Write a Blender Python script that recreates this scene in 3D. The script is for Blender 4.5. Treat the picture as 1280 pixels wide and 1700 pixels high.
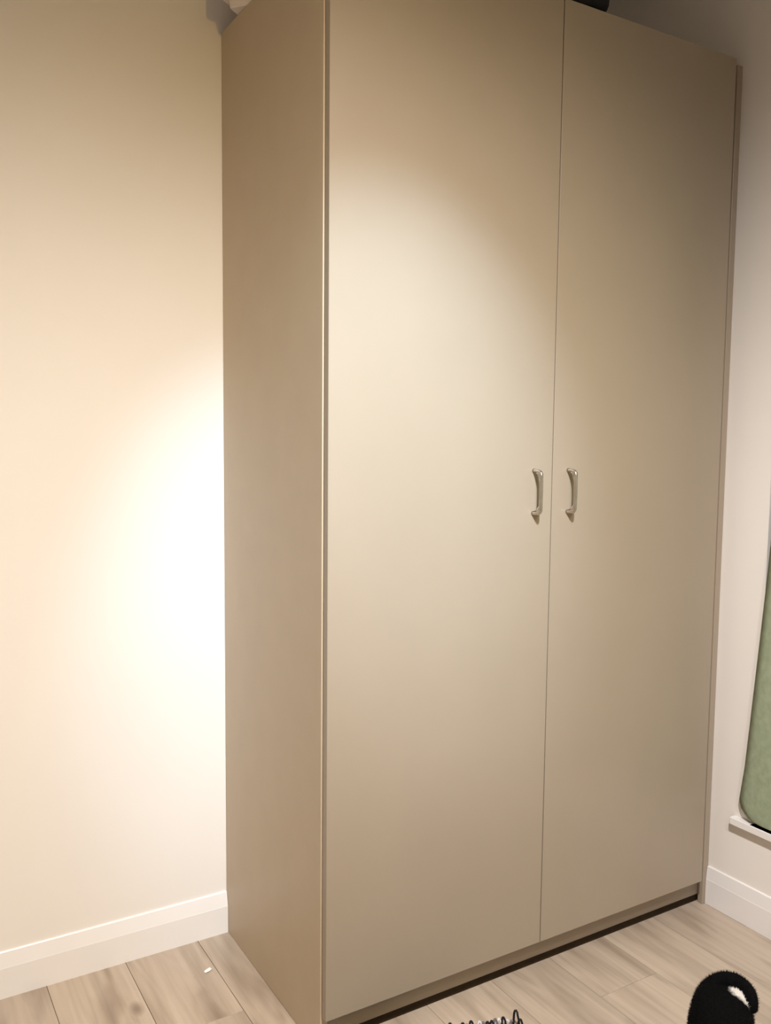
import bpy, bmesh, math, random
from mathutils import Vector, Matrix
random.seed(7)
for o in list(bpy.data.objects):
    bpy.data.objects.remove(o)
SC = bpy.context.scene
COL = SC.collection

# ------------------------------------------------------------------ camera
cam_d = bpy.data.cameras.new('camera')
cam = bpy.data.objects.new('camera', cam_d)
COL.objects.link(cam)
SC.camera = cam
YAW, PIT, ROL, FPX = 0.54121, -0.08651, 0.009936, 1452.71
fw = Vector((math.sin(YAW)*math.cos(PIT), math.cos(YAW)*math.cos(PIT), math.sin(PIT)))
rt = Vector((math.cos(YAW), -math.sin(YAW), 0.0))
up = rt.cross(fw)
rt2 = rt*math.cos(ROL) + up*math.sin(ROL)
up2 = -rt*math.sin(ROL) + up*math.cos(ROL)
m = Matrix((rt2, up2, -fw)).transposed().to_4x4()
m.translation = Vector((-0.809, -1.577, 1.340))
cam.matrix_world = m
cam_d.sensor_fit = 'HORIZONTAL'
cam_d.sensor_width = 36.0
cam_d.lens = FPX/1280*36.0
cam_d.clip_start = 0.02

# ------------------------------------------------------------------ world, exposure
w = bpy.data.worlds.new('night_world')
SC.world = w
w.use_nodes = True
w.node_tree.nodes['Background'].inputs[0].default_value = (0.02, 0.03, 0.06, 1)
w.node_tree.nodes['Background'].inputs[1].default_value = 0.3
vs = SC.view_settings
SC.display_settings.display_device = 'sRGB'
vs.view_transform = 'Standard'
vs.look = 'None'
vs.gamma = 1.0
vs.use_curve_mapping = False
vs.exposure = 0.0

# lamp settings for the unseen pendants: inferred main lamp, then added spots
CEIL = 2.78
LAMP_Z = 2.46
LAMPS = [  # x, y, colour, watts, cone (deg), blend, aimed at (None = straight down)
    (-0.20, -1.30, (1.00, 0.965, 0.94), 305.0, 175.0, 0.96, None),
    (-0.40, -2.40, (1.00, 0.66, 0.16), 94.0, 60.0, 1.0, (-0.02, 0.59, 1.2)),  # added warm spot that lifts the back wall beside the wardrobe
    (-0.10, -1.20, (0.52, 0.74, 1.00), 200.0, 39.0, 1.0, (0.17, 0.0, 1.34)),  # added cool spot that puts the highlight on the left door
    (-0.10, -1.90, (0.90, 0.90, 1.00), 64.0, 54.0, 1.0, (1.25, -0.1, 0.35)),  # added spot that brightens the lower right wall
]
LAMP_LABELS = ['white cylindrical ceiling pendant hanging second nearest the wardrobe', 'added unseen white cylindrical pendant warming the back wall, hanging farthest from the wardrobe',
               'added unseen white cylindrical pendant making the door highlight, hanging nearest the wardrobe doors', 'added unseen white cylindrical pendant brightening the right wall, hanging second farthest from the wardrobe']

# ------------------------------------------------------------------ materials
def mat(name, col, rough=0.5, metal=0.0, spec=0.5):
    M = bpy.data.materials.new(name)
    M.use_nodes = True
    b = M.node_tree.nodes['Principled BSDF']
    b.inputs['Base Color'].default_value = (*col, 1)
    b.inputs['Roughness'].default_value = rough
    b.inputs['Metallic'].default_value = metal
    b.inputs['Specular IOR Level'].default_value = spec
    return M

def nodes(M):
    nt = M.node_tree
    return nt, nt.nodes['Principled BSDF'], nt.nodes.new, nt.links.new

def mottled(name, c1, c2, rough, scale, bump=0.05, bscale=200.0, stretch=(1, 1, 1), spec=0.5, metal=0.0):
    """two-tone noise colour with a fine bump, in object coordinates"""
    M = mat(name, c1, rough, metal, spec)
    nt, b, N, L = nodes(M)
    tc = N('ShaderNodeTexCoord'); mp = N('ShaderNodeMapping')
    mp.inputs['Scale'].default_value = stretch
    L(tc.outputs['Object'], mp.inputs[0])
    n = N('ShaderNodeTexNoise'); n.inputs['Scale'].default_value = scale
    n.inputs['Detail'].default_value = 5
    L(mp.outputs[0], n.inputs['Vector'])
    r = N('ShaderNodeValToRGB')
    r.color_ramp.elements[0].position = 0.3; r.color_ramp.elements[1].position = 0.7
    r.color_ramp.elements[0].color = (*c1, 1); r.color_ramp.elements[1].color = (*c2, 1)
    L(n.outputs['Fac'], r.inputs[0]); L(r.outputs[0], b.inputs['Base Color'])
    n2 = N('ShaderNodeTexNoise'); n2.inputs['Scale'].default_value = bscale
    L(mp.outputs[0], n2.inputs['Vector'])
    bp = N('ShaderNodeBump'); bp.inputs['Strength'].default_value = bump
    bp.inputs['Distance'].default_value = 0.001
    L(n2.outputs['Fac'], bp.inputs['Height']); L(bp.outputs[0], b.inputs['Normal'])
    return M

def plank_material():
    M = mat('oak_laminate', (0.5, 0.4, 0.3), 0.42)
    nt, b, N, L = nodes(M)
    tc = N('ShaderNodeTexCoord'); oi = N('ShaderNodeObjectInfo')
    mul = N('ShaderNodeMath'); mul.operation = 'MULTIPLY'; mul.inputs[1].default_value = 37.0
    L(oi.outputs['Random'], mul.inputs[0])
    add = N('ShaderNodeVectorMath'); add.operation = 'ADD'
    L(tc.outputs['Object'], add.inputs[0]); L(mul.outputs[0], add.inputs[1])
    def noise(sc, stretch, det=4, dist=0.0):
        mp = N('ShaderNodeMapping'); mp.inputs['Scale'].default_value = stretch
        L(add.outputs[0], mp.inputs[0])
        n = N('ShaderNodeTexNoise'); n.inputs['Scale'].default_value = sc
        n.inputs['Detail'].default_value = det; n.inputs['Distortion'].default_value = dist
        L(mp.outputs[0], n.inputs['Vector'])
        return n
    def ramp(src, p0, c0, p1, c1):
        r = N('ShaderNodeValToRGB')
        r.color_ramp.elements[0].position = p0; r.color_ramp.elements[0].color = (*c0, 1)
        r.color_ramp.elements[1].position = p1; r.color_ramp.elements[1].color = (*c1, 1)
        L(src, r.inputs[0]); return r
    def mix(t, f, a, bb):
        x = N('ShaderNodeMix'); x.data_type = 'RGBA'; x.blend_type = t
        if isinstance(f, float): x.inputs[0].default_value = f
        else: L(f, x.inputs[0])
        L(a, x.inputs[6]); L(bb, x.inputs[7]); return x.outputs[2]
    big = ramp(noise(9.0, (1.6, 0.22, 1), 3, 0.6).outputs['Fac'], 0.34, (0.36, 0.285, 0.215), 0.60, (0.505, 0.410, 0.320))
    fine = ramp(noise(70.0, (1.0, 0.035, 1), 6, 0.2).outputs['Fac'], 0.3, (0.74, 0.71, 0.68), 0.62, (1, 1, 1))
    c = mix('MULTIPLY', 0.55, big.outputs[0], fine.outputs[0])
    smudge = ramp(noise(6.5, (1.7, 0.38, 1), 2, 1.2).outputs['Fac'], 0.56, (1, 1, 1), 0.78, (0.66, 0.61, 0.56))
    c = mix('MULTIPLY', 0.85, c, smudge.outputs[0])
    # knots: rare voronoi cell centres
    mp = N('ShaderNodeMapping'); mp.inputs['Scale'].default_value = (1, 0.55, 1)
    L(add.outputs[0], mp.inputs[0])
    v = N('ShaderNodeTexVoronoi'); v.inputs['Scale'].default_value = 5.0
    L(mp.outputs[0], v.inputs['Vector'])
    kn = ramp(v.outputs['Distance'], 0.03, (0.42, 0.36, 0.30), 0.10, (1, 1, 1))
    c = mix('MULTIPLY', 0.8, c, kn.outputs[0])
    tone = N('ShaderNodeMapRange'); tone.inputs[3].default_value = 0.93; tone.inputs[4].default_value = 1.06
    L(oi.outputs['Random'], tone.inputs[0])
    hsv = N('ShaderNodeHueSaturation')
    L(tone.outputs[0], hsv.inputs['Value']); L(c, hsv.inputs['Color'])
    L(hsv.outputs[0], b.inputs['Base Color'])
    bp = N('ShaderNodeBump'); bp.inputs['Strength'].default_value = 0.12; bp.inputs['Distance'].default_value = 0.001
    L(fine.outputs[0], bp.inputs['Height']); L(bp.outputs[0], b.inputs['Normal'])
    return M

M_wall = mottled('wall_paint', (0.80, 0.755, 0.70), (0.82, 0.775, 0.72), 0.7, 3.0, 0.10, 120)
M_ceil = mottled('ceiling_paint', (0.80, 0.78, 0.75), (0.82, 0.80, 0.77), 0.8, 3.0, 0.05, 120)
M_trim = mottled('gloss_white_paint', (0.80, 0.77, 0.74), (0.83, 0.80, 0.77), 0.3, 6.0, 0.04, 60)
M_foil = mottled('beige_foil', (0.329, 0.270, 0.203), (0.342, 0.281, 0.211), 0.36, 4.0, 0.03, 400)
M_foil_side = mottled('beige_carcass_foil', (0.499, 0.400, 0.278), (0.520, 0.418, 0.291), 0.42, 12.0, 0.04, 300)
M_metal = mottled('brushed_nickel', (0.55, 0.50, 0.44), (0.62, 0.57, 0.50), 0.26, 60, 0.03, 500, metal=1.0)
M_plank = plank_material()
M_sub = mottled('underlay', (0.06, 0.045, 0.035), (0.08, 0.06, 0.045), 0.9, 20)
M_green = mottled('sage_linen', (0.273, 0.317, 0.208), (0.337, 0.385, 0.264), 0.9, 60, 0.4, 900, (1, 1, 0.8), 0.2)
M_box = mottled('white_board', (0.70, 0.64, 0.60), (0.74, 0.68, 0.64), 0.6, 8)
M_bag = mottled('black_nylon', (0.008, 0.008, 0.011), (0.014, 0.013, 0.016), 0.75, 40, 0.3, 600, spec=0.25)
M_black = mottled('black_plastic', (0.012, 0.011, 0.011), (0.02, 0.018, 0.018), 0.45, 30)
M_frame = mottled('white_upvc', (0.78, 0.76, 0.73), (0.82, 0.80, 0.77), 0.3, 5)
M_wool_b = mottled('black_wool', (0.010, 0.010, 0.013), (0.03, 0.026, 0.03), 0.95, 150, 0.6, 800, spec=0.1)
M_wool_w = mottled('grey_white_wool', (0.55, 0.52, 0.50), (0.70, 0.67, 0.64), 0.95, 150, 0.6, 800, spec=0.1)
M_wool_g = mottled('charcoal_wool', (0.13, 0.12, 0.125), (0.22, 0.20, 0.20), 0.95, 150, 0.6, 800, spec=0.1)
M_paper = mottled('white_paper', (0.85, 0.83, 0.80), (0.9, 0.88, 0.85), 0.8, 50)
M_chrome = mottled('chrome', (0.75, 0.74, 0.72), (0.8, 0.79, 0.77), 0.15, 20, metal=1.0)
M_gap_shade = mottled('plinth_gap_shade', (0.030, 0.019, 0.010), (0.040, 0.026, 0.014), 0.8, 30, spec=0.1)  # near-black brown imitating the shade in the plinth gap
M_glass = mat('window_glass', (1, 1, 1), 0.02)
M_glass.node_tree.nodes['Principled BSDF'].inputs['Transmission Weight'].default_value = 1.0
M_lamp = mat('lamp_diffuser', (1, 1, 1), 0.5)
_b = M_lamp.node_tree.nodes['Principled BSDF']
_b.inputs['Emission Color'].default_value = (1.0, 0.92, 0.84, 1)
_b.inputs['Emission Strength'].default_value = 6.0
M_eye = mat('cat_eye', (0.35, 0.36, 0.05), 0.08)
M_nose = mat('cat_nose', (0.25, 0.10, 0.09), 0.5)
M_whisker = mat('cat_whisker', (0.8, 0.8, 0.8), 0.4)

def fur_material(patches):
    """black coat with white patches; each patch = centre, radius in the cat's own coordinates"""
    M = mat('cat_fur', (0.002, 0.002, 0.002), 0.85, 0, 0.06)
    nt, b, N, L = nodes(M)
    tc = N('ShaderNodeTexCoord')
    n = N('ShaderNodeTexNoise'); n.inputs['Scale'].default_value = 55
    L(tc.outputs['Object'], n.inputs['Vector'])
    tot = None
    for c, r in patches:
        d = N('ShaderNodeVectorMath'); d.operation = 'DISTANCE'; d.inputs[1].default_value = c
        L(tc.outputs['Object'], d.inputs[0])
        j = N('ShaderNodeMath'); j.operation = 'MULTIPLY_ADD'; j.inputs[1].default_value = 0.02
        L(n.outputs['Fac'], j.inputs[0]); L(d.outputs['Value'], j.inputs[2])
        mr = N('ShaderNodeMapRange'); mr.inputs[1].default_value = r + 0.016; mr.inputs[2].default_value = r + 0.006
        L(j.outputs[0], mr.inputs[0])
        if tot is None: tot = mr.outputs[0]
        else:
            x = N('ShaderNodeMath'); x.operation = 'MAXIMUM'
            L(tot, x.inputs[0]); L(mr.outputs[0], x.inputs[1]); tot = x.outputs[0]
    mx = N('ShaderNodeMix'); mx.data_type = 'RGBA'
    mx.inputs[6].default_value = (0.002, 0.002, 0.002, 1); mx.inputs[7].default_value = (0.66, 0.61, 0.55, 1)
    L(tot, mx.inputs[0]); L(mx.outputs[2], b.inputs['Base Color'])
    return M

# ------------------------------------------------------------------ helpers
def link(name, me, material=None, parent=None, loc=None):
    o = bpy.data.objects.new(name, me)
    COL.objects.link(o)
    if material and len(me.materials) == 0: me.materials.append(material)
    if parent: o.parent = parent
    if loc is not None: o.location = loc
    return o

def finish(name, bm, material=None, parent=None, loc=None, smooth=False):
    bmesh.ops.recalc_face_normals(bm, faces=bm.faces)
    me = bpy.data.meshes.new(name)
    bm.to_mesh(me); bm.free()
    if smooth:
        for p in me.polygons: p.use_smooth = True
    return link(name, me, material, parent, loc)

def add_box(bm, x0, x1, y0, y1, z0, z1, bev=0.0, seg=1):
    r = bmesh.ops.create_cube(bm, size=1.0)
    vs_ = r['verts']
    for v in vs_:
        v.co = Vector(((x0+x1)/2 + v.co.x*(x1-x0), (y0+y1)/2 + v.co.y*(y1-y0), (z0+z1)/2 + v.co.z*(z1-z0)))
    if bev > 0:
        es = list({e for v in vs_ for e in v.link_edges})
        bmesh.ops.bevel(bm, geom=es, offset=bev, segments=seg, profile=0.5, affect='EDGES')

def box(name, x0, x1, y0, y1, z0, z1, material, parent=None, bev=0.0, seg=1):
    bm = bmesh.new()
    add_box(bm, x0, x1, y0, y1, z0, z1, bev, seg)
    return finish(name, bm, material, parent)

def sweep(bm, pts, secs, n=12, up_hint=(1, 0, 0)):
    """tube along pts; secs = (half width along the hint axis, half thickness)"""
    rings = []
    P = [Vector(p) for p in pts]
    for i, p in enumerate(P):
        t = (P[min(i+1, len(P)-1)] - P[max(i-1, 0)]).normalized()
        a = Vector(up_hint); a = (a - t*a.dot(t)).normalized(); b_ = t.cross(a)
        ra, rb = secs[i] if isinstance(secs, list) else secs
        rings.append([bm.verts.new(p + a*ra*math.cos(2*math.pi*k/n) + b_*rb*math.sin(2*math.pi*k/n)) for k in range(n)])
    for i in range(len(rings)-1):
        for k in range(n):
            bm.faces.new((rings[i][k], rings[i][(k+1) % n], rings[i+1][(k+1) % n], rings[i+1][k]))
    bm.faces.new(rings[0]); bm.faces.new(rings[-1][::-1])

def prism(bm, prof, a, b_, axis):
    """extrude a 2D profile [(u, z)] along an axis: axis 'x' -> u is y; axis 'y' -> u is x"""
    f = (lambda s, u, z: (s, u, z)) if axis == 'x' else (lambda s, u, z: (u, s, z))
    A = [bm.verts.new(f(a, u, z)) for u, z in prof]; B = [bm.verts.new(f(b_, u, z)) for u, z in prof]
    n = len(prof)
    for i in range(n):
        bm.faces.new((A[i], A[(i+1) % n], B[(i+1) % n], B[i]))
    bm.faces.new(A); bm.faces.new(B[::-1])

def thing(name, label, cat, loc=(0, 0, 0), group=None):
    o = bpy.data.objects.new(name, None)
    COL.objects.link(o); o.location = loc; o.empty_display_size = 0.1
    return tag(o, label, cat, group)

def tag(o, label, cat, group=None):
    o['label'] = label; o['category'] = cat
    if group: o['group'] = group
    return o

def struct(o, label=None):
    o['kind'] = 'structure'
    if label: o['label'] = label
    return o

# ------------------------------------------------------------------ the room
D = 0.577               # wardrobe depth (its back)
WB = D + 0.008          # back wall plane
XR = 1.256              # right wall plane
XL, YF = -3.00, -4.20      # far sides of the room, behind the camera
T = 0.12
WY0, WY1, WZ0, WZ1 = -1.35, -0.118, 0.292, 2.02     # window opening

struct(box('wall_back', XL-T, XR+T, WB, WB+T, 0, CEIL, M_wall), 'plain off-white back wall beside the wardrobe')
struct(box('wall_left', XL-T, XL, YF, WB, 0, CEIL, M_wall), 'plain off-white wall on the far left of the room')
struct(box('wall_front', XL-T, XR+T, YF-T, YF, 0, CEIL, M_wall), 'plain off-white wall behind the viewer')
bm = bmesh.new()
add_box(bm, XR, XR+T, YF, WY0, 0, CEIL)
add_box(bm, XR, XR+T, WY1, WB, 0, CEIL)
add_box(bm, XR, XR+T, WY0, WY1, 0, WZ0)
add_box(bm, XR, XR+T, WY0, WY1, WZ1, CEIL)
struct(finish('wall_right', bm, M_wall), 'off-white right wall with a curtained window opening')
struct(box('ceiling', XL-T, XR+T, YF-T, WB+T, CEIL, CEIL+T, M_ceil), 'plain white ceiling')

floor = struct(box('floor', XL-T, XR+T, YF-T, WB+T, -0.10, -0.012, M_sub), 'pale oak laminate plank floor')
PW, PL = 0.19, 1.285
bm = bmesh.new()
add_box(bm, 0.00035, PW-0.00035, 0.0005, PL-0.0005, -0.012, 0.0, 0.0007, 1)
bmesh.ops.recalc_face_normals(bm, faces=bm.faces)
pme = bpy.data.meshes.new('plank'); bm.to_mesh(pme); bm.free(); pme.materials.append(M_plank)
cuts = {}
def plank(x0, x1, y0, y1):
    full = abs(x1-x0-PW) < 1e-4 and abs(y1-y0-PL) < 1e-4
    if full:
        me = pme
    else:
        key = (round(x1-x0, 3), round(y1-y0, 3))
        if key not in cuts:
            b2 = bmesh.new()
            add_box(b2, 0.0005, x1-x0-0.0005, 0.0005, y1-y0-0.0005, -0.012, 0.0, 0.0007, 1)
            bmesh.ops.recalc_face_normals(b2, faces=b2.faces)
            cuts[key] = bpy.data.meshes.new('plank'); b2.to_mesh(cuts[key]); b2.free()
            cuts[key].materials.append(M_plank)
        me = cuts[key]
    o = bpy.data.objects.new('plank', me); COL.objects.link(o)
    o.parent = floor; o.location = (x0, y0, 0)
X0 = -0.465 - PW*10
shift = {}
k = 0
while X0 + k*PW < XR - 0.002:
    xa, xb = max(X0 + k*PW, XL), min(X0 + (k+1)*PW, XR)
    if xb - xa > 0.01:
        # the joint seen left of the wardrobe lies at y = 0.248 in the plank row from -0.275 to -0.085
        st = 0.248 if k == 11 else 0.248 + ((k-11)*0.437) % PL
        y = st - PL*4
        while y < WB - 0.002:
            ya, yb = max(y, YF), min(y + PL, WB)
            if yb - ya > 0.01: plank(xa, xb, ya, yb)
            y += PL
    k += 1

BH = 0.1115
def skirting(face, back):
    s = 1 if back > face else -1
    return [(back, 0.0), (back, BH), (back - s*0.0035, BH), (back - s*0.0050, BH-0.002), (face + s*0.0006, BH*0.675), (face, BH*0.66), (face, 0.0)]
bm = bmesh.new(); prism(bm, skirting(D-0.005, WB), XL, -0.0005, 'x')
struct(finish('baseboard_back', bm, M_trim), 'white chamfered skirting board left of the wardrobe')
bm = bmesh.new(); prism(bm, skirting(XR-0.0095, XR), YF, 0.0234, 'y')
struct(finish('baseboard_right', bm, M_trim), 'white chamfered skirting board right of the wardrobe')
bm = bmesh.new(); prism(bm, skirting(XL+0.0145, XL), YF, D, 'y')
struct(finish('baseboard_left', bm, M_trim), 'white skirting board on the far left wall')

# window in the right wall: frame, mullion, pane, board
win = bpy.data.objects.new('window_1', None); COL.objects.link(win)
win.location = (XR+0.06, (WY0+WY1)/2, WZ0); struct(win, 'dark night window behind the green curtain')
def winpart(name, y0, y1, z0, z1, x0, x1, M, bev=0.0):
    o = box(name, x0, x1, y0, y1, z0, z1, M, None, bev)
    o.parent = win; o.matrix_parent_inverse = Matrix.Translation(-Vector(win.location)); return o
fx0, fx1 = XR+0.05, XR+0.11
winpart('frame_rail', WY0, WY1, WZ0+0.024, WZ0+0.074, fx0, fx1, M_frame, 0.003)
winpart('frame_rail', WY0, WY1, WZ1-0.05, WZ1, fx0, fx1, M_frame, 0.003)
winpart('frame_stile', WY0, WY0+0.05, WZ0+0.074, WZ1-0.05, fx0, fx1, M_frame, 0.003)
winpart('frame_stile', WY1-0.05, WY1, WZ0+0.074, WZ1-0.05, fx0, fx1, M_frame, 0.003)
winpart('mullion', (WY0+WY1)/2-0.03, (WY0+WY1)/2+0.03, WZ0+0.074, WZ1-0.05, fx0, fx1, M_frame, 0.003)
winpart('pane', WY0+0.05, (WY0+WY1)/2-0.03, WZ0+0.074, WZ1-0.05, XR+0.075, XR+0.081, M_glass)
winpart('pane', (WY0+WY1)/2+0.03, WY1-0.05, WZ0+0.074, WZ1-0.05, XR+0.075, XR+0.081, M_glass)
bm = bmesh.new()
add_box(bm, 1.236, XR+0.10, WY0, WY1, WZ0, WZ0+0.002)
bm2 = bmesh.new()
add_box(bm2, 1.233, XR-0.0005, WY0-0.06, -0.056, WZ0-0.019, WZ0+0.002, 0.002, 2)
me_tmp = bpy.data.meshes.new('t'); bm2.to_mesh(me_tmp); bm2.free(); bm.from_mesh(me_tmp)
sill = finish('window_sill', bm, M_trim)
sill.parent = win; sill.matrix_parent_inverse = Matrix.Translation(-Vector(win.location))

# ------------------------------------------------------------------ unseen ceiling pendants (inferred room lamp and added spots)
def ring_lathe(b2, prof, n=40, close=True):
    rings = [[b2.verts.new((r*math.cos(2*math.pi*i/n), r*math.sin(2*math.pi*i/n), z)) for i in range(n)] for r, z in prof]
    for a in range(len(prof) if close else len(prof)-1):
        A, B = rings[a], rings[(a+1) % len(prof)]
        for i in range(n): b2.faces.new((A[i], A[(i+1) % n], B[(i+1) % n], B[i]))
    return rings

def ceiling_lamp(x, y, col, watts, cone, blend, aim, label):
    t = thing('unseen_pendant', label, 'ceiling light', (x, y, CEIL), 'cylindrical ceiling pendants')
    dz = LAMP_Z - CEIL
    ld = bpy.data.lights.new('lamp_light', 'SPOT')
    ld.energy = watts; ld.color = col; ld.spot_size = math.radians(cone); ld.spot_blend = blend
    ld.shadow_soft_size = 0.03
    b2 = bmesh.new(); ring_lathe(b2, [(0.0005, 0.0), (0.040, 0.0), (0.040, -0.014), (0.034, -0.018), (0.0005, -0.018)], 32)
    finish('canopy', b2, M_trim, t)
    b2 = bmesh.new(); sweep(b2, [(0, 0, -0.017), (0, 0, dz+0.115)], (0.004, 0.004), 10)
    finish('stem', b2, M_trim, t, smooth=True)
    b2 = bmesh.new(); ring_lathe(b2, [(0.0005, dz+0.12), (0.030, dz+0.12), (0.034, dz+0.116), (0.034, dz+0.012), (0.031, dz+0.012), (0.031, dz+0.024), (0.0005, dz+0.024)], 32)
    finish('lamp_head', b2, M_trim, t)
    b2 = bmesh.new()
    bmesh.ops.create_cone(b2, cap_ends=True, segments=32, radius1=0.030, radius2=0.030, depth=0.002)
    finish('diffuser', b2, M_lamp, t, (0, 0, dz+0.020))
    lo = bpy.data.objects.new('lamp_light', ld); COL.objects.link(lo)
    lo.parent = t; lo.location = (0, 0, dz)
    if aim:
        dirn = (Vector(aim) - Vector((x, y, LAMP_Z))).normalized()
        lo.rotation_mode = 'QUATERNION'; lo.rotation_quaternion = dirn.to_track_quat('-Z', 'Y')
    return t
for args, lab in zip(LAMPS, LAMP_LABELS):
    ceiling_lamp(*args, lab)

# ------------------------------------------------------------------ wardrobe
H, ZB, W = 2.3345, 0.0895, 1.20
ward = thing('wardrobe', 'tall beige two-door wardrobe standing in the corner on the laminate floor', 'wardrobe', (0.6, 0.3, 0))
def wpart(name, *a, M=M_foil_side, bev=0.0008, parent=None):
    o = box(name, *a, M, None, bev, 1)
    p = parent or ward
    o.parent = p
    base = Vector(ward.location)
    o.matrix_parent_inverse = Matrix.Translation(-base)
    return o
YC = 0.0215   # carcass front
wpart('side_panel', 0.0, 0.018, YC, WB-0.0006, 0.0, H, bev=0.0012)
wpart('side_panel', W-0.018, W, YC, WB-0.0006, ZB-0.016, H)
wpart('top_panel', 0.0185, W-0.0185, YC, D-0.006, H-0.018, H-0.0002)
wpart('bottom_panel', 0.0185, W-0.0185, YC, D-0.006, ZB-0.016, ZB+0.002)
wpart('middle_panel', W/2-0.009, W/2+0.009, YC+0.004, D-0.006, ZB+0.0025, H-0.0185)
wpart('back_panel', 0.0185, W-0.0185, D-0.0055, D-0.0005, ZB-0.016, H-0.0185)
wpart('plinth', 0.0185, XR-0.0155, 0.042, 0.058, 0.023, ZB-0.0165, M=M_foil)
sl = wpart('gap_shade_strip', 0.0185, XR-0.0155, 0.047, 0.055, 0.0, 0.0228, M=M_gap_shade, bev=0.0004)  # dark strip stands in for the shaded gap below the plinth
sl['label'] = 'dark strip painted as the shade under the plinth'
for fx in (0.10, 0.60, 1.10):
    for fy in (0.10, 0.50):
        wpart('leveling_foot', fx-0.02, fx+0.02, fy-0.02, fy+0.02, 0.0, ZB-0.0165, M=M_black, bev=0.004)
for k in range(5):
    z = 0.45 + k*0.38
    wpart('shelf', 0.0185, W/2-0.0095, YC+0.02, D-0.0065, z, z+0.018)
wpart('filler_panel', W+0.034, XR-0.0006, 0.024, 0.040, 0.0, H, M=M_foil)

def handle_mesh():
    b2 = bmesh.new()
    # x = across, y = out of the door, z = up; flat tapering foot, tight bend, slightly bowed grip
    half = [((0, -0.0002, 0.0500), (0.0058, 0.0052)), ((0, -0.006, 0.0498), (0.0052, 0.0044)), ((0, -0.012, 0.0493), (0.0048, 0.0044)),
            ((0, -0.018, 0.0482), (0.0046, 0.0050)), ((0, -0.0225, 0.0460), (0.0046, 0.0056)), ((0, -0.0252, 0.0425), (0.0046, 0.0054)),
            ((0, -0.0262, 0.0375), (0.0046, 0.0046)), ((0, -0.0268, 0.0300), (0.0045, 0.0040))]
    grip = [((0, -0.0274, 0.015), (0.0044, 0.0038)), ((0, -0.0276, 0.0), (0.0044, 0.0038)), ((0, -0.0274, -0.015), (0.0044, 0.0038))]
    allp = half + grip + [((p[0], p[1], -p[2]), q) for p, q in half[::-1]]
    sweep(b2, [p for p, q in allp], [q for p, q in allp], 14)
    # triangular web under each foot
    for z0, sgn in ((0.0460, 1), (-0.0460, -1)):
        T_ = [b2.verts.new((sx*0.0036, y, z)) for sx in (-1, 1) for y, z in ((-0.0004, z0+sgn*0.0005), (-0.0225, z0-sgn*0.0020), (-0.0250, z0-sgn*0.0160), (-0.0150, z0-sgn*0.0045))]
        b2.faces.new(T_[:4]); b2.faces.new(T_[4:][::-1])
        for i in range(4): b2.faces.new((T_[i], T_[(i+1) % 4], T_[4+(i+1) % 4], T_[4+i]))
    bmesh.ops.recalc_face_normals(b2, faces=b2.faces)
    me = bpy.data.meshes.new('handle'); b2.to_mesh(me); b2.free()
    for p in me.polygons: p.use_smooth = True
    me.materials.append(M_metal)
    return me
hme = handle_mesh()
for x0, x1, hx in ((0.0025, W/2-0.0014, 0.543), (W/2+0.0014, W-0.0015, 0.650)):
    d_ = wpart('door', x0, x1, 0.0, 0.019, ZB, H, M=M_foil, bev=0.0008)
    h = bpy.data.objects.new('handle', hme); COL.objects.link(h)
    h.parent = d_; h.location = (hx, 0.0, 1.213)
    h['label'] = 'curved nickel bow handle'

# ------------------------------------------------------------------ on top of the wardrobe
t = thing('storage_box', 'white storage tub jutting over the top left edge of the wardrobe', 'box', (0.155, 0.36, H))
ang = math.atan2(-0.8, 0.6)
def rounded_loop(b2, ins, z, r=0.035, n=6):
    out = []
    for cx, cy, a0 in ((0.38-r, 0.19-r, 0), (r, 0.19-r, 90), (r, r, 180), (0.38-r, r, 270)):
        for q in range(n+1):
            a = math.radians(a0 + 90*q/n)
            out.append(b2.verts.new((cx + (r-ins)*math.cos(a), cy + (r-ins)*math.sin(a), z)))
    return out
def loft(b2, levels):
    L = [rounded_loop(b2, i, z) for i, z in levels]
    for A, B in zip(L, L[1:]):
        for q in range(len(A)): b2.faces.new((A[q], A[(q+1) % len(A)], B[(q+1) % len(A)], B[q]))
    b2.faces.new(L[0]); b2.faces.new(L[-1][::-1])
b2 = bmesh.new()
loft(b2, [(0.030, 0.0006), (0.028, 0.004), (0.024, 0.026), (0.004, 0.028), (0.0, 0.032), (0.0, 0.120)])
bo = finish('tub_body', b2, M_box, t, smooth=False)
b2 = bmesh.new()
loft(b2, [(-0.004, 0.1205), (-0.005, 0.124), (-0.005, 0.136), (0.0, 0.142), (0.015, 0.144)])
li = finish('tub_lid', b2, M_box, t)
for o in (bo, li):
    o.rotation_euler = (0, 0, ang); o.location = (-0.068-0.155, 0.462-0.36, 0)

t = thing('travel_bag', 'black soft travel bag lying on top of the wardrobe near its front edge', 'bag', (0.588, 0.17, H))
b2 = bmesh.new()
add_box(b2, -0.185, 0.185, -0.165, 0.165, 0.0008, 0.15, 0.045, 5)
for v in b2.verts:
    v.co.z += 0.012*math.exp(-(v.co.x**2+v.co.y**2)/0.03) if v.co.z > 0.1 else 0
    v.co.x += 0.003*math.sin(v.co.z*60+v.co.y*30)
finish('bag_body', b2, M_bag, t, smooth=True)
b2 = bmesh.new(); sweep(b2, [(-0.14, 0, 0.153), (-0.07, 0, 0.157), (0, 0, 0.164), (0.07, 0, 0.157), (0.14, 0, 0.153)], (0.006, 0.002), 6, (0, 1, 0))
finish('zip', b2, M_black, t)
for yy in (-0.06, 0.06):
    b2 = bmesh.new()
    sweep(b2, [(-0.09+0.18*i/10, yy*(1+0.5*math.sin(math.pi*i/10)), 0.150+0.022*math.sin(math.pi*i/10)) for i in range(11)], (0.012, 0.003), 8, (0, 1, 0))
    finish('strap', b2, M_black, t)

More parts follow.
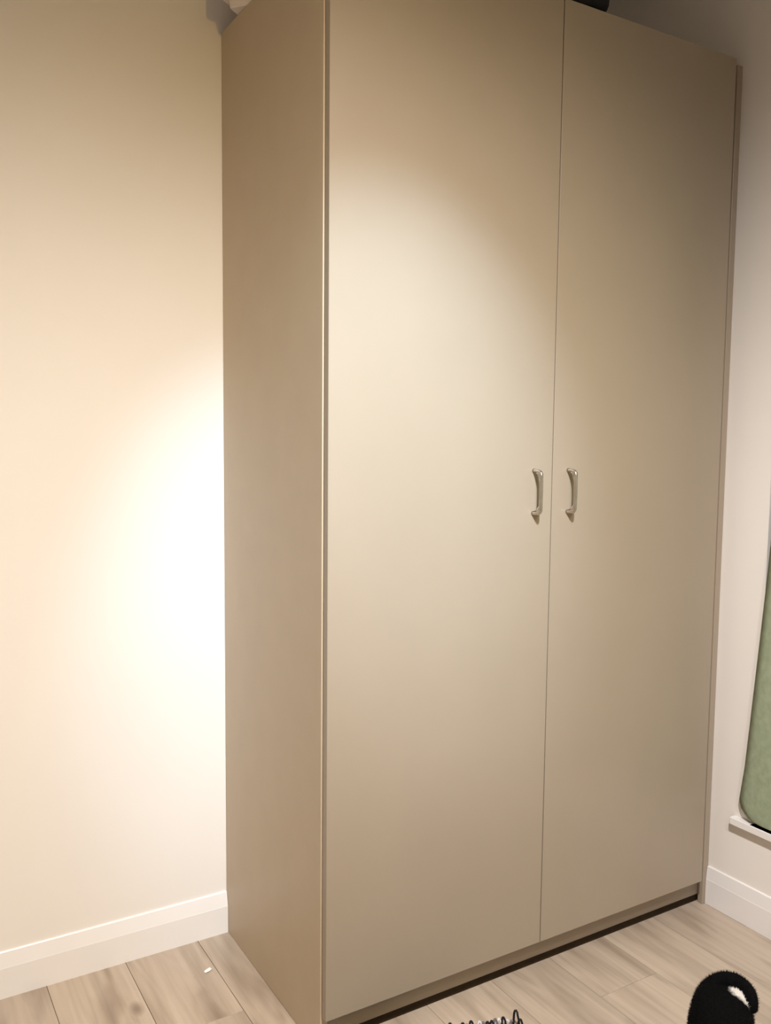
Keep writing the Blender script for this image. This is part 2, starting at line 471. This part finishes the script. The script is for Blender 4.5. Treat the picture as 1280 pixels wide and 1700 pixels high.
# ------------------------------------------------------------------ curtain over the window
ct = thing('curtain', 'sage green fabric curtain hanging over the window on the right wall', 'curtain', (1.232, -0.45, WZ0+0.02))
edge = [(0.306, -0.128), (0.309, -0.113), (0.318, -0.101), (0.330, -0.089), (0.343, -0.084), (0.356, -0.082), (0.402, -0.088), (0.455, -0.095),
        (0.542, -0.102), (0.812, -0.123), (1.089, -0.144), (1.5, -0.172), (2.13, -0.205)]
def edge_y(z):
    for (za, ya), (zb, yb) in zip(edge, edge[1:]):
        if z <= zb: return ya + (yb-ya)*(z-za)/(zb-za)
    return edge[-1][1]
zs = [0.306, 0.3075, 0.309, 0.312, 0.315, 0.318, 0.324, 0.330, 0.336, 0.343, 0.350, 0.356, 0.37, 0.385, 0.402, 0.43, 0.455, 0.5, 0.542] + [0.6+0.09*i for i in range(18)]
NY = 60
b2 = bmesh.new(); rows = []
for z in zs:
    ye = edge_y(z); row = []
    for j in range(NY+1):
        s = j/NY
        y = ye + (-1.42-ye)*s
        amp = 0.006*min(1, s*6)*(0.4+0.6*min(1, (z-0.3)/1.2))
        x = 1.232 + amp*math.sin((y)*46) + 0.002*math.sin(y*17+z*5)*min(1, s*6)
        if s < 0.02: x += 0.006*(1-s/0.02)
        row.append(b2.verts.new((x-1.232, y+0.45, z-WZ0-0.02)))
    rows.append(row)
for a, b_ in zip(rows, rows[1:]):
    for j in range(NY): b2.faces.new((a[j], a[j+1], b_[j+1], b_[j]))
co = finish('curtain_panel', b2, M_green, ct, smooth=True)
sm = co.modifiers.new('thickness', 'SOLIDIFY'); sm.thickness = 0.003; sm.offset = 0
b2 = bmesh.new(); sweep(b2, [(0, -1.02, 1.845), (0, 0.245, 1.845)], (0.010, 0.010), 14, (0, 0, 1))
finish('curtain_rod', b2, M_chrome, ct, smooth=True)
for yy in (-1.0, 0.225):
    b2 = bmesh.new(); sweep(b2, [(0.0, yy, 1.845), (0.0235, yy, 1.845)], (0.007, 0.007), 10, (0, 0, 1))
    finish('rod_bracket', b2, M_chrome, ct, smooth=True)

# ------------------------------------------------------------------ rug with a loop fringe
e = Vector((-0.17, 0.066, 0)).normalized(); n_in = Vector((-e.y, e.x, 0))
if n_in.y > 0: n_in = -n_in
corner = Vector((0.438, -0.128, 0))
rug = thing('rug', 'small black and white woven rug with loop fringe in front of the wardrobe', 'rug', corner + e*0.19 + n_in*0.3)
base = Vector(rug.location)
rot = Matrix((e, n_in, Vector((0, 0, 1)))).transposed().to_4x4()
RL, RW_ = 0.62, 0.38
for i in range(20):    # woven stripes across the rug, each a raised rib
    s0 = 0.004 + i*RL/20
    b2 = bmesh.new(); add_box(b2, 0, RW_, s0, s0+RL/20-0.0015, 0.0008, 0.0085, 0.0028, 2)
    bmesh.ops.transform(b2, matrix=Matrix.Translation(corner-base) @ rot, verts=b2.verts)
    finish('woven_stripe', b2, [M_wool_b, M_wool_w, M_wool_b, M_wool_g][i % 4], rug, smooth=True)
seq = [0, 0, 2, 1, 0, 1, 2, 0, 0, 2, 1, 0, 0, 2, 0, 1]
NL = 40
for i in range(NL):
    c = corner + e*(0.004 + i*(RW_-0.008)/(NL-1))
    big = 1.7 if i == 1 else random.uniform(0.55, 1.0)
    hgt, wid, out = 0.021*big, 0.0050*(1.35 if i == 1 else 1), random.uniform(0.002, 0.012)
    pts = []
    for q in range(10):
        a = math.pi*q/9
        pts.append(c - base + e*(wid*math.cos(a) + random.uniform(-.0007, .0007)) - n_in*(out*math.sin(a)) + Vector((0, 0, 0.004 + hgt*math.sin(a))))
    b2 = bmesh.new(); sweep(b2, pts, (0.0026, 0.0026), 6, n_in)
    finish('fringe_loop', b2, [M_wool_b, M_wool_w, M_wool_g][seq[i % len(seq)]], rug, smooth=True)

# ------------------------------------------------------------------ paper scrap on the floor
b2 = bmesh.new(); rows = []
for i in range(7):
    row = []
    for j in range(5):
        u, v = i/6-0.5, j/4-0.5
        row.append(b2.verts.new((u*0.020, v*0.012*(1-0.5*abs(u)), 0.0006 + 0.004*(2*v)**2*abs(v) + 0.0015*(u+0.5)**2)))
    rows.append(row)
for a, b_ in zip(rows, rows[1:]):
    for j in range(4): b2.faces.new((a[j], a[j+1], b_[j+1], b_[j]))
ps = finish('paper_scrap', b2, M_paper, None, (-0.106, 0.433, 0.0), smooth=True)
ps.rotation_euler = (0, 0, math.radians(20))
pm = ps.modifiers.new('thickness', 'SOLIDIFY'); pm.thickness = 0.0004
tag(ps, 'tiny curled white paper scrap on the floor left of the wardrobe', 'paper')

# ------------------------------------------------------------------ cat
hd = Vector((-0.74, -0.67, 0)).normalized()
sd = Vector((0.67, -0.74, 0)).normalized()      # to the right in the photograph
P0 = Vector((0.635, -0.49, 0.192))
CB = Vector((P0.x + hd.x*0.15, P0.y + hd.y*0.15, 0))
cat = thing('cat', 'black cat with white flank patch and hooked tail on the floor', 'cat', CB)
V, E, R = [], [], []
def vtx(p, r, link_to=None):
    V.append(Vector(p) - CB); R.append(r); i = len(V)-1
    if link_to is not None: E.append((link_to, i))
    return i
pel = vtx(P0, 0.056)
mid = vtx(P0 + hd*0.13 + sd*0.008 + Vector((0, 0, -0.005)), 0.060, pel)
che = vtx(P0 + hd*0.26 + Vector((0, 0, -0.005)), 0.070, mid)
nck = vtx(P0 + hd*0.34 + Vector((0, 0, 0.030)), 0.046, che)
hea = vtx(P0 + hd*0.405 + Vector((0, 0, 0.055)), 0.046, nck)
muz = vtx(P0 + hd*0.450 + Vector((0, 0, 0.045)), 0.026, hea)
for s in (-1, 1):
    b_ = P0 + sd*(s*0.030 + 0.008)
    f = lambda a, z: Vector((b_.x, b_.y, 0)) + hd*a + Vector((0, 0, z))
    if s == 1: vtx(Vector((0.694, -0.51, 0.201)), 0.026, pel)
    i = vtx(f(0.015, 0.145), 0.036, pel); i = vtx(f(0.055, 0.110), 0.030, i)
    i = vtx(f(-0.015, 0.062), 0.015, i); i = vtx(f(0.005, 0.018), 0.013, i); vtx(f(0.035, 0.0135), 0.0125, i)
    b_ = P0 + hd*0.26 + sd*s*0.038
    i = vtx(f(0.01, 0.150), 0.036, che); i = vtx(f(-0.012, 0.105), 0.023, i)
    i = vtx(f(0.0, 0.050), 0.014, i); i = vtx(f(0.006, 0.018), 0.013, i); vtx(f(0.030, 0.0135), 0.0130, i)
tail = [(0.642, -0.468, 0.223), (0.662, -0.467, 0.229), (0.681, -0.478, 0.237), (0.694, -0.497, 0.238), (0.692, -0.52, 0.235), (0.674, -0.544, 0.234), (0.67, -0.549, 0.22), (0.668, -0.549, 0.208)]
tr = [0.022, 0.018, 0.016, 0.0145, 0.0125, 0.0115, 0.0105, 0.008]
i = pel
for p, r in zip(tail, tr): i = vtx(p, r, i)
me = bpy.data.meshes.new('cat_cage')
me.from_pydata([tuple(v) for v in V], E, [])
tmp = bpy.data.objects.new('cat_cage', me); COL.objects.link(tmp)
sk = tmp.modifiers.new('skin', 'SKIN'); sk.use_smooth_shade = True
for j, sv in enumerate(me.skin_vertices[0].data):
    sv.radius = (R[j], R[j]); sv.use_root = (j == 0)
sb = tmp.modifiers.new('sub', 'SUBSURF'); sb.levels = 3; sb.render_levels = 3
dg = bpy.context.evaluated_depsgraph_get(); dg.update()
bme = bpy.data.meshes.new_from_object(tmp.evaluated_get(dg)); bme.name = 'body'
bpy.data.objects.remove(tmp)
bme.materials.clear()
M_fur = fur_material([(tuple(Vector((0.676, -0.525, 0.221)) - CB), 0.030),
                      (tuple(P0 + hd*0.33 + Vector((0, 0, -0.06)) - CB), 0.05)])
M_fur_black = mottled('cat_black_fur', (0.002, 0.002, 0.002), (0.003, 0.003, 0.003), 0.85, 60, spec=0.06)
TP = [Vector(p) - CB for p in tail[2:]]
def on_tail(c):
    best = 9.0
    for a, b_ in zip(TP, TP[1:]):
        u = max(0.0, min(1.0, (c-a).dot(b_-a)/(b_-a).length_squared))
        best = min(best, (c-a-(b_-a)*u).length)
    return best < 0.0148
body = link('body', bme, M_fur, cat)
bme.materials.append(M_fur_black)
for p in bme.polygons: p.material_index = 1 if on_tail(p.center) else 0
for p in bme.polygons: p.use_smooth = True
# coat: thin hairs standing on the back and tail
hv, hf, hm = [], [], []
rnd = random.Random(3)
polys = [p for p in bme.polygons]
tot = sum(p.area for p in polys)
for p in polys:
    n_h = p.area/tot*34000
    n_h = int(n_h) + (1 if rnd.random() < n_h - int(n_h) else 0)
    vs_ = [bme.vertices[q].co for q in p.vertices]
    for _ in range(n_h):
        a, b_ = rnd.random(), rnd.random()
        c = (vs_[0]*(1-a)+vs_[1]*a)*(1-b_) + (vs_[3 % len(vs_)]*(1-a)+vs_[2]*a)*b_
        nrm = p.normal
        if c.z < 0.02: continue
        ln = rnd.uniform(0.003, 0.007)
        dirn = (nrm + Vector((-hd.x*.8, -hd.y*.8, -0.25)) + Vector((rnd.uniform(-.3, .3), rnd.uniform(-.3, .3), rnd.uniform(-.3, .3)))).normalized()
        sdv = dirn.cross(nrm)
        if sdv.length < 1e-4: sdv = dirn.cross(Vector((0, 0, 1)))
        sdv = sdv.normalized()*0.00045
        q = len(hv)
        hv += [tuple(c - nrm*0.0008 - sdv), tuple(c - nrm*0.0008 + sdv), tuple(c + dirn*ln)]
        hf.append((q, q+1, q+2)); hm.append(p.material_index)
fme = bpy.data.meshes.new('fur'); fme.from_pydata(hv, [], hf)
fme.materials.append(M_fur); fme.materials.append(M_fur_black); fme.polygons.foreach_set('material_index', hm)
fo = link('fur', fme, M_fur, cat); fo['kind'] = 'stuff'
hc = P0 + hd*0.405 + Vector((0, 0, 0.055)) - CB
for s in (-1, 1):
    b2 = bmesh.new()
    bmesh.ops.create_cone(b2, cap_ends=True, segments=12, radius1=0.019, radius2=0.002, depth=0.045)
    for v in b2.verts: v.co.y *= 0.45
    o = finish('ear', b2, M_fur, cat, smooth=True)
    o.location = hc + sd*s*0.026 + hd*0.0 + Vector((0, 0, 0.048))
    o.rotation_euler = (0, s*0.25, math.atan2(sd.y, sd.x))
    b2 = bmesh.new(); bmesh.ops.create_uvsphere(b2, u_segments=14, v_segments=10, radius=0.0085)
    o = finish('eye', b2, M_eye, cat, smooth=True); o.location = hc + hd*0.036 + sd*s*0.018 + Vector((0, 0, 0.010))
    for q in range(3):
        b2 = bmesh.new()
        a = hc + hd*0.058 + sd*s*0.012 + Vector((0, 0, -0.014))
        sweep(b2, [a, a + sd*s*0.03 + Vector((0, 0, 0.006*(q-1))), a + sd*s*0.055 - hd*0.008 + Vector((0, 0, 0.014*(q-1)-0.006))], (0.0004, 0.0004), 5, (0, 0, 1))
        finish('whisker', b2, M_whisker, cat)
b2 = bmesh.new(); bmesh.ops.create_uvsphere(b2, u_segments=10, v_segments=8, radius=0.006)
o = finish('nose', b2, M_nose, cat, smooth=True); o.location = hc + hd*0.070 + Vector((0, 0, -0.004))
